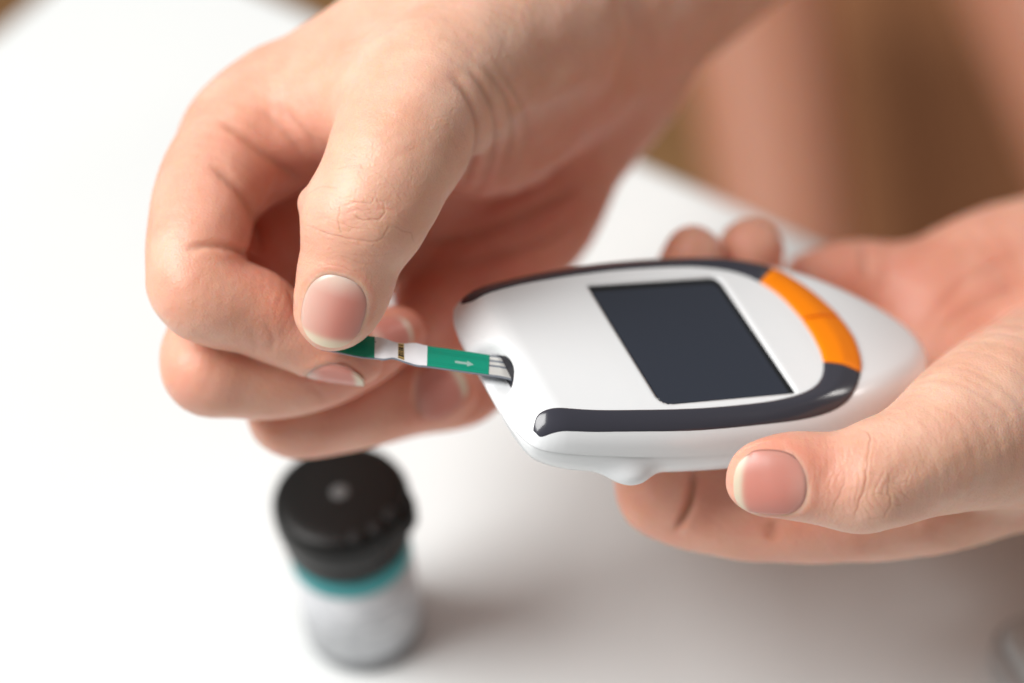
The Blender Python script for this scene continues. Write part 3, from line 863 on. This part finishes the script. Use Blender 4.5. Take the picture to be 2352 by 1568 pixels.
def meter_sdf(P):
    d2 = out_sdf(P[:, :2])
    x, y, z = P[:, 0], P[:, 1], P[:, 2]
    zt = z - m_top(x)
    zb = (ZB + .0045 * np.maximum(x - 15, 0) ** 2 + .02 * np.maximum(-x - 22, 0) ** 2) - z
    up = np.hypot(np.maximum(d2 + RT, 0), np.maximum(zt + RT, 0)) + np.minimum(np.maximum(d2 + RT, zt + RT), 0) - RT
    dn = np.hypot(np.maximum(d2 + RB, 0), np.maximum(zb + RB, 0)) + np.minimum(np.maximum(d2 + RB, zb + RB), 0) - RB
    d = np.maximum(up, dn)
    # thumb-rest bump low on the near side
    e = np.sqrt(((x + 15) / 4.9) ** 2 + ((y - 18.8) / 5.2) ** 2 + ((z + 9.2) / 3.0) ** 2)
    d = smin(d, (e - 1) * 3.0, 1.8)
    # screen recess
    d = np.maximum(d, -np.maximum(rbox2(x, y, SCR['x0'], SCR['x1'], SCR['y0'], SCR['y1'], (.7, 2.3, .7, 1.8)), -(z + .55)))
    # strip port: scooped mouth in the front edge
    c = np.sqrt(((x + 36.3) / 6.4) ** 2 + ((y - .8) / 7.2) ** 2)
    sc_ = np.maximum((c - 1) * 6.0, -(z + 5.4))
    h = np.maximum(1.2 - np.abs(d + sc_), 0) / 1.2
    d = np.maximum(d, -sc_) + h * h * 1.2 * .25
    # the slot itself: low arch in the back of the mouth
    ar = np.clip(1 - ((y - .9) / 5.1) ** 2, -1, 1)
    sl = np.maximum(np.maximum(z - (-5.3 + 3.2 * ar), -(z + 5.3)), np.maximum(np.abs(y - .9) - 5.1, np.abs(x + 27) - 6.5))
    return np.maximum(d, -sl)
def shell_sdf(P): return meter_sdf(P) + .20

meter = thing('glucose_meter', 'white rounded glucose meter with charcoal trim, orange buttons and blank dark screen', 'glucose meter', m2w([(8, 0, -14)])[0])
import bmesh
for nm, fn_, up in (('upper_case', meter_sdf, True), ('lower_case', shell_sdf, False)):
    V, Q = polygonise(fn_, np.array([-38., -27, -17]), np.array([57.5, 27, 3]), .40)
    V = project(fn_, V, 2)
    Nn = vertex_normals(V, Q)
    if (Nn[::97] * gradient(fn_, V[::97])).sum(1).mean() < 0: Q = Q[:, ::-1]
    Qw = Q[:, ::-1] if np.linalg.det(np.stack([m_u, m_v, m_n])) < 0 else Q      # left-handed frame flips winding
    zq = V[:, 2][Qw]
    Qw = Qw[(zq.max(1) > ZS - .5) if up else (zq.min(1) < ZS + .5)]
    us, inv = np.unique(Qw, return_inverse=True); V = V[us]; Qw = inv.reshape(Qw.shape)
    o = mesh_obj(nm, m2w(V), Qw, MAT['white'], meter, True)
    bm = bmesh.new(); bm.from_mesh(o.data)
    pc = (m2w([(0, 0, ZS + (.08 if up else -.10))])[0] * MM) - np.array(o['_base'])
    pn = (m2w([(0, 0, 1)])[0] - m2w([(0, 0, 0)])[0])
    bmesh.ops.bisect_plane(bm, geom=bm.verts[:] + bm.edges[:] + bm.faces[:], plane_co=Vector(pc), plane_no=Vector(pn), clear_inner=up, clear_outer=not up)
    bm.to_mesh(o.data); bm.free()
    o.data.polygons.foreach_set('use_smooth', np.ones(len(o.data.polygons), bool))

def top_z(xy):
    """height of the case's upper surface above (x, y), ignoring recesses"""
    xy = np.atleast_2d(xy); d2 = out_sdf(xy)
    k = np.clip(d2 + RT, 0, RT - 1e-3)
    return np.maximum(m_top(xy[:, 0]) - RT + np.sqrt(RT * RT - k * k), -6.0)

t_out = np.array([(-31.8, 16.6), (-31, 17.5), (-28.6, 18.1), (-21, 19.6), (-6, 21.5), (9, 21.7), (18.5, 20.8), (24.3, 18.8), (28, 15.6), (31.9, 10.2), (34.2, 4), (34.6, 0)], float)
t_in = np.array([(-31.9, 14.9), (-30.7, 13.9), (-28, 14.2), (-20, 15.9), (-5, 17.4), (8, 17.4), (15, 16.4), (19.6, 14.5), (22.6, 11.5), (24.4, 7.6), (25.2, 3), (25.3, 0)], float)
def full_curve(h_):
    s = spline(h_, 8); return np.vstack([s, (s[:-1] * [1, -1])[::-1]])
co, ci = full_curve(t_out), full_curve(t_in)
nT = len(co)
ang = np.arange(nT)
def band(i0, i1, name, material, lift, ridge, dome=.35, gap=0.0, rnd=(False, False)):
    """slice of the trim ring between stations i0 and i1, a solid bead standing on the case"""
    nv = 15; V = []; st = np.linspace(i0, i1, max(6, int((i1 - i0) * 1.5)))
    for k, s in enumerate(st):
        a = np.array([np.interp(s, ang, ci[:, 0]), np.interp(s, ang, ci[:, 1])])
        b_ = np.array([np.interp(s, ang, co[:, 0]), np.interp(s, ang, co[:, 1])])
        endk = min(k if (rnd[0] or gap) else 99, len(st) - 1 - k if (rnd[1] or gap) else 99)
        e = math.sqrt(1 - (1 - min(endk / 2.0, 1)) ** 2) if gap else math.sqrt(max(0, 1 - (1 - min(endk / 14.0, 1)) ** 2))
        for j in range(nv):
            t = j / (nv - 1)
            xy = a + (b_ - a) * (t if gap else .5 + (t - .5) * max(e, .05))
            prof = (1 - abs(2 * t - 1) ** 5)
            rg = ridge * max(0, 1 - abs(t - .48) / .52) * min(max((xy[0] - 8) / 10, 0), 1)
            z = top_z(xy)[0] + (lift * prof ** .6 + dome * prof * .5 + rg) * max(e, .55 if gap else 0) - (.5 if j in (0, nv - 1) else 0)
            V.append((xy[0], xy[1], z))
    V = np.array(V); nu = len(st)
    Fc = np.array(grid_faces(nu, nv))
    if np.linalg.det(np.stack([m_u, m_v, m_n])) < 0: Fc = Fc[:, ::-1]
    tri = V[Fc[len(Fc) // 2]]
    if np.cross(tri[1] - tri[0], tri[2] - tri[0])[2] * (np.linalg.det(np.stack([m_u, m_v, m_n]))) < 0: Fc = Fc[:, ::-1]
    # close underneath with side walls so the bead is solid
    n0 = len(V); V = np.vstack([V, V - [0, 0, .8]])
    per = [i * nv for i in range(nu)] + [(nu - 1) * nv + j for j in range(1, nv)] + [i * nv + nv - 1 for i in range(nu - 2, -1, -1)] + [j for j in range(nv - 2, 0, -1)]
    side = np.array([(per[k - 1], per[k], per[k] + n0, per[k - 1] + n0) for k in range(len(per))])
    return mesh_obj(name, m2w(V), np.vstack([Fc, side, Fc[:, ::-1] + n0]), material, meter, True)
# stations where trim gives way to the buttons
def station(y_in, near):
    rng = range(nT // 2) if near else range(nT // 2, nT)
    c = [(abs(ci[k, 1] - y_in), k) for k in rng if ci[k, 0] > 15]
    return min(c)[1]
sN, sF, sM = station(9.2, True), station(-11.8, False), nT // 2 + 5
band(0, sN, 'trim', MAT['trim'], .10, .55, .10, rnd=(True, False))
band(sF, nT - 1, 'trim', MAT['trim'], .10, .55, .10, rnd=(False, True))
band(sN + .12, sM - .25, 'button', MAT['orange'], .22, .60, .10, gap=.1)
band(sM + .25, sF - .12, 'button', MAT['orange'], .22, .60, .10, gap=.1)

# screen: dark border, widened far and right to paint the recess shadow, glass set a little below the case
def rr(x0, x1, y0, y1, radii, n=8):
    P = []
    for (cx, cy, a0, r) in ((x1, y1, 0, radii[0]), (x0, y1, 90, radii[1]), (x0, y0, 180, radii[2]), (x1, y0, 270, radii[3])):
        ox = cx - r if a0 in (0, 270) else cx + r; oy = cy - r if a0 in (0, 90) else cy + r
        for k in range(n + 1):
            a = math.radians(a0 + 90 * k / n); P.append((ox + r * math.cos(a), oy + r * math.sin(a)))
    return np.array(P)
def plate(name, outline, z0, z1, material, parent, bevel=.12, fn=m2w, zf=None):
    n = len(outline); c = outline.mean(0); V = []
    for sc2, z in ((1, z0), (1, z1 - bevel), (1 - bevel / 12, z1)):
        for p in outline:
            q = c + (p - c) * sc2; V.append((q[0], q[1], z + (zf(q) if zf else 0)))
    Fc = [(i * n + j, i * n + (j + 1) % n, (i + 1) * n + (j + 1) % n, (i + 1) * n + j) for i in range(2) for j in range(n)]
    Fc += [tuple(range(n))[::-1], tuple(range(2 * n, 3 * n))]
    Fc = [f[::-1] for f in Fc]
    return mesh_obj(name, fn(np.array(V)), Fc, material, parent, False)
scr = plate('screen', rr(SCR['x0'] + .05, SCR['x1'] - .05, SCR['y0'] + .05, SCR['y1'] - .05, (.65, 2.25, .65, 1.75)), -1.0, -.35, MAT['bezel_shade'], meter)
plate('display', rr(SCR['x0'] + .35, SCR['x1'] - 1.3, SCR['y0'] + 1.7, SCR['y1'] - .35, (.4, 1.9, .4, 1.4)), -.36, -.28, MAT['screen'], scr, bevel=.02)
# dark lining of the strip slot
arch = [(.9 + 5.4 * t, -5.35 + 3.25 * (1 - t * t) + .05) for t in np.linspace(-1, 1, 15)] + [(6.3, -5.6), (-4.5, -5.6)]
Va = [(x, y, z) for x in (-30.15, -23.0) for y, z in arch]; na = len(arch)
mesh_obj('slot', m2w(Va), [tuple(range(na)), tuple(range(2 * na - 1, na - 1, -1))] + [(j, na + j, na + (j + 1) % na, (j + 1) % na) for j in range(na)], MAT['black'], meter, False)

# ------------------------------------------------------------------ the test strip (held between thumb and meter)
# stations: upper edge pixel + depth, lower edge pixel + depth, running from the meter to under the thumb
st = [((1196, 828, 463.2), (1222, 886, 459.2)), ((1152, 819, 462.0), (1160, 868, 458.5)), ((1124, 815.5, 461.6), (1122, 862, 458.1)), ((1050, 804.5, 461.0), (1050, 851.5, 457.5)),
      ((982, 795, 460.6), (981, 842, 457.1)), ((955, 788.5, 460.5), (958, 840, 457.0)), ((928, 789.5, 460.4), (929, 831, 457.1)), ((906, 786.5, 460.5), (905, 823, 457.2)),
      ((884, 778, 460.2), (884, 825.5, 456.8)), ((862, 774, 460.8), (861, 823.5, 457.6)), ((836, 771, 461.6), (822, 819, 458.6)), ((800, 768, 462.8), (780, 810, 460.4)), ((765, 768, 464.0), (738, 802, 462.6))]
EA = spline([pt(*a) for a, b_ in st], 6); EB = spline([pt(*b_) for a, b_ in st], 6)
cen = (EA + EB) / 2
arc = np.r_[0, np.cumsum(np.linalg.norm(np.diff(cen, axis=0), axis=1))]
def strip_pt(s, t, h):
    """s mm from the meter end, t 0..1 across (0 = upper edge), h mm above the film"""
    s = np.asarray(s, float); t = np.asarray(t, float)
    A = np.stack([np.interp(s, arc, EA[:, k]) for k in range(3)], -1); B = np.stack([np.interp(s, arc, EB[:, k]) for k in range(3)], -1)
    e = .2
    C1 = np.stack([np.interp(s + e, arc, cen[:, k]) for k in range(3)], -1); C0 = np.stack([np.interp(s - e, arc, cen[:, k]) for k in range(3)], -1)
    n = np.cross(C1 - C0, B - A); n /= np.linalg.norm(n, axis=-1, keepdims=True)
    n = np.where(n[..., 2:3] > 0, -n, n)
    return A + (B - A) * t[..., None] + n * np.asarray(h)[..., None]
def strip_piece(name, s0, s1, t0, t1, h0, h1, material, parent, ns=None, poly=None):
    ns = ns or max(2, int(abs(s1 - s0) / .4) + 1); nt = 3
    S, T = np.meshgrid(np.linspace(s0, s1, ns), np.linspace(t0, t1, nt), indexing='ij')
    S, T = S.ravel(), T.ravel(); n = len(S)
    V = np.vstack([strip_pt(S, T, np.full(n, h1)), strip_pt(S, T, np.full(n, h0))])
    F1 = np.array(grid_faces(ns, nt)); per = [i * nt for i in range(ns)] + [(ns - 1) * nt + j for j in range(1, nt)] + [i * nt + nt - 1 for i in range(ns - 2, -1, -1)] + [j for j in range(nt - 2, 0, -1)]
    side = np.array([(per[k], per[k - 1], per[k - 1] + n, per[k] + n) for k in range(len(per))])
    return mesh_obj(name, c2w(V), np.vstack([F1[:, ::-1], F1 + n, side]), material, parent, False)
def s_at(px):
    x = to_px(cen)[:, 0]; return float(np.interp(-px, -x, arc))
strip = thing('test_strip', 'narrow green and white test strip entering the meter slot', 'test strip', c2w(cen[len(cen) // 2]))
sM0, sG0, sW0, sW1, sEnd = s_at(1190), s_at(1123), s_at(981), s_at(861), arc[-1]
strip_piece('film', 0, sEnd, 0, 1, -.22, 0, MAT['film'], strip)
g1 = strip_piece('green_panel', sG0, sW0, 0.0, .965, .004, .10, MAT['green'], strip)
wp = strip_piece('white_panel', sW0, sW1, 0.0, .965, .004, .12, MAT['strip_white'], strip)
g2 = strip_piece('green_panel', sW1, sEnd - .1, 0.0, .965, .004, .10, MAT['green'], strip)
sb0, sb1 = s_at(928), s_at(914)
bar = strip_piece('barcode', sb0, sb1, .02, .945, .124, .140, MAT['gold'], wp)
for a, b_ in ((.10, .17), (.24, .36), (.38, .46), (.50, .56), (.59, .66), (.68, .80), (.87, .91)):
    strip_piece('bar', sb0 + .05, sb1 - .05, a, b_, .142, .150, MAT['ink'], bar)
strip_piece('dot', s_at(864), s_at(861), .22, .27, .124, .13, MAT['ink'], wp)
# printed arrow pointing at the meter, faint trace lines
a0, a1, a2 = s_at(1088), s_at(1073), s_at(1045)
strip_piece('arrow', a1, a2, .54, .65, .104, .112, MAT['arrow'], g1)
tri = np.array([(a0, .60), (a1 + .02, .45), (a1 + .02, .74)])
Vt = np.vstack([strip_pt(tri[:, 0], tri[:, 1], np.full(3, .112)), strip_pt(tri[:, 0], tri[:, 1], np.full(3, .104))])
mesh_obj('arrow_head', c2w(Vt), [(0, 1, 2), (5, 4, 3), (0, 3, 4, 1), (1, 4, 5, 2), (2, 5, 3, 0)], MAT['arrow'], g1, False)
for t in (.22, .30, .74, .82):
    strip_piece('trace', sG0 + .2, sW0 - .2, t, t + .022, .104, .108, MAT['green_dark'], g1)
# silver contact tracks on the clear end
for s0, s1, t0, t1 in ((.48, 1.0, .08, .22), (.48, 1.0, .32, .46), (.48, 1.0, .56, .94), (.0, .34, .04, .22), (.30, .48, .36, .46), (.30, .38, .36, .66), (.0, .34, .32, .46), (.0, .34, .62, .92)):
    L_ = sG0 - .05
    strip_piece('contact', L_ * s0 + .02, L_ * s1, t0, t1, .004, .03, MAT['silver'], strip)

# ------------------------------------------------------------------ the strip vial standing on the table
cap_top = c2w(pt(780, 1130, 530.0)); VH = cap_top[2]
vx, vy = cap_top[0], cap_top[1]
vial = thing('test_strip_vial', 'small upright strip vial with black lid and teal-banded pale label on the table', 'vial', (vx, vy, 0))
def lathe(name, prof, material, parent, n=64, wob=None):
    V = [(vx + r * math.cos(2 * math.pi * j / n), vy + r * math.sin(2 * math.pi * j / n), z) for r, z in prof for j in range(n)]
    Fc = [(i * n + j, i * n + (j + 1) % n, (i + 1) * n + (j + 1) % n, (i + 1) * n + j) for i in range(len(prof) - 1) for j in range(n)]
    Fc += [tuple(range(n))[::-1], tuple(range((len(prof) - 1) * n, len(prof) * n))]
    return mesh_obj(name, np.array(V), Fc, material, parent, True)
H = VH
body = lathe('container', [(9.6, 0.02), (11.0, .4), (11.4, 1.5), (11.5, H - 12)], MAT['vialbase'], vial)
lathe('label', [(11.5, 4.6), (11.66, 4.62), (11.66, H - 17.6), (11.5, H - 17.58)], MAT['label'], vial)
lathe('teal_band', [(11.5, H - 17.5), (11.68, H - 17.48), (11.68, H - 12.6), (11.5, H - 12.58)], MAT['teal'], vial)
capo = lathe('lid', [(11.3, H - 12.4), (11.9, H - 12.4), (12.15, H - 11.9), (12.3, H - 9.4), (12.2, H - 9.0), (12.6, H - 8.2), (12.95, H - 5.6), (13.05, H - 3.2), (12.95, H - 2.0), (12.55, H - 1.0), (11.9, H - .45), (11.0, H - .15), (9.5, H - .02), (6, H + .05), (2.2, H + .05), (1.9, H + .06), (.3, H + .06)], MAT['cap'], vial)
lathe('lid_disc', [(1.7, H - .14), (1.65, H + .12), (1.3, H + .25), (.2, H + .27)], MAT['capmark'], capo, 24)  # small raised disc at the lid's centre, greyer than the lid
# thumb tab on the lid and the row of grip dots
ta = math.radians(-18)
tabV = []
for z, k in ((H - 6.5, .9), (H - 6.0, 1.0), (H - 2.6, 1.0), (H - 2.0, .9)):
    for j in range(17):
        a = -1.15 + 2.3 * j / 16
        r = 12.4 + 2.0 * math.cos(a * 1.35) * k
        tabV.append((vx + r * math.cos(ta + a * .34), vy + r * math.sin(ta + a * .34), z))
    tabV.append((vx + 10 * math.cos(ta), vy + 10 * math.sin(ta), z))
tf = [(i * 18 + j, i * 18 + (j + 1) % 18, (i + 1) * 18 + (j + 1) % 18, (i + 1) * 18 + j) for i in range(3) for j in range(18)] + [tuple(range(18))[::-1], tuple(range(54, 72))]
mesh_obj('thumb_tab', np.array(tabV), tf, MAT['cap'], capo, True)
for deg in (-78, -57, -36):
    a = math.radians(deg); cx, cy = vx + 11.2 * math.cos(a), vy + 11.2 * math.sin(a)
    P = [(cx + r * math.cos(t), cy + r * math.sin(t), z) for r, z in ((1.35, H - .9), (1.25, H + .16), (.9, H + .32), (.1, H + .36)) for t in np.linspace(0, 2 * math.pi, 16, endpoint=False)]
    mesh_obj('grip_dot', np.array(P), [(i * 16 + j, i * 16 + (j + 1) % 16, (i + 1) * 16 + (j + 1) % 16, (i + 1) * 16 + j) for i in range(3) for j in range(16)] + [tuple(range(48, 64))], MAT['capdot'], capo, True)

# ------------------------------------------------------------------ grey case at the table's near right
g0 = on_level(2246, 1502); gx = on_level(2352, 1462) - g0; gx = gx[:2] / np.linalg.norm(gx[:2]); gy = np.array([gx[1], -gx[0]])
gc = thing('plastic_case', 'blurred grey plastic case with dark rim at the lower right table corner', 'case', (*(g0[:2] + gx * 30 + gy * 20), 0))
gfn = lambda ins: round_rect(g0[:2] + (gx + gy) * ins, gx, gy, 62 - 2 * ins, 44 - 2 * ins, 7 - min(ins, 5))
V, Fc = slab(gfn, [(1.2, .02), (.2, .8), (0, 2), (0, 6.5), (.4, 7.4)]); mesh_obj('rim', V, Fc, MAT['greydark'], gc, True)
V, Fc = slab(gfn, [(1.8, 7.4), (1.8, 9.5), (2.4, 10.6), (4, 11.0)]); mesh_obj('cover', V, Fc, MAT['grey'], gc, True)
for o in bpy.data.objects:
    if '_base' in o: del o['_base']
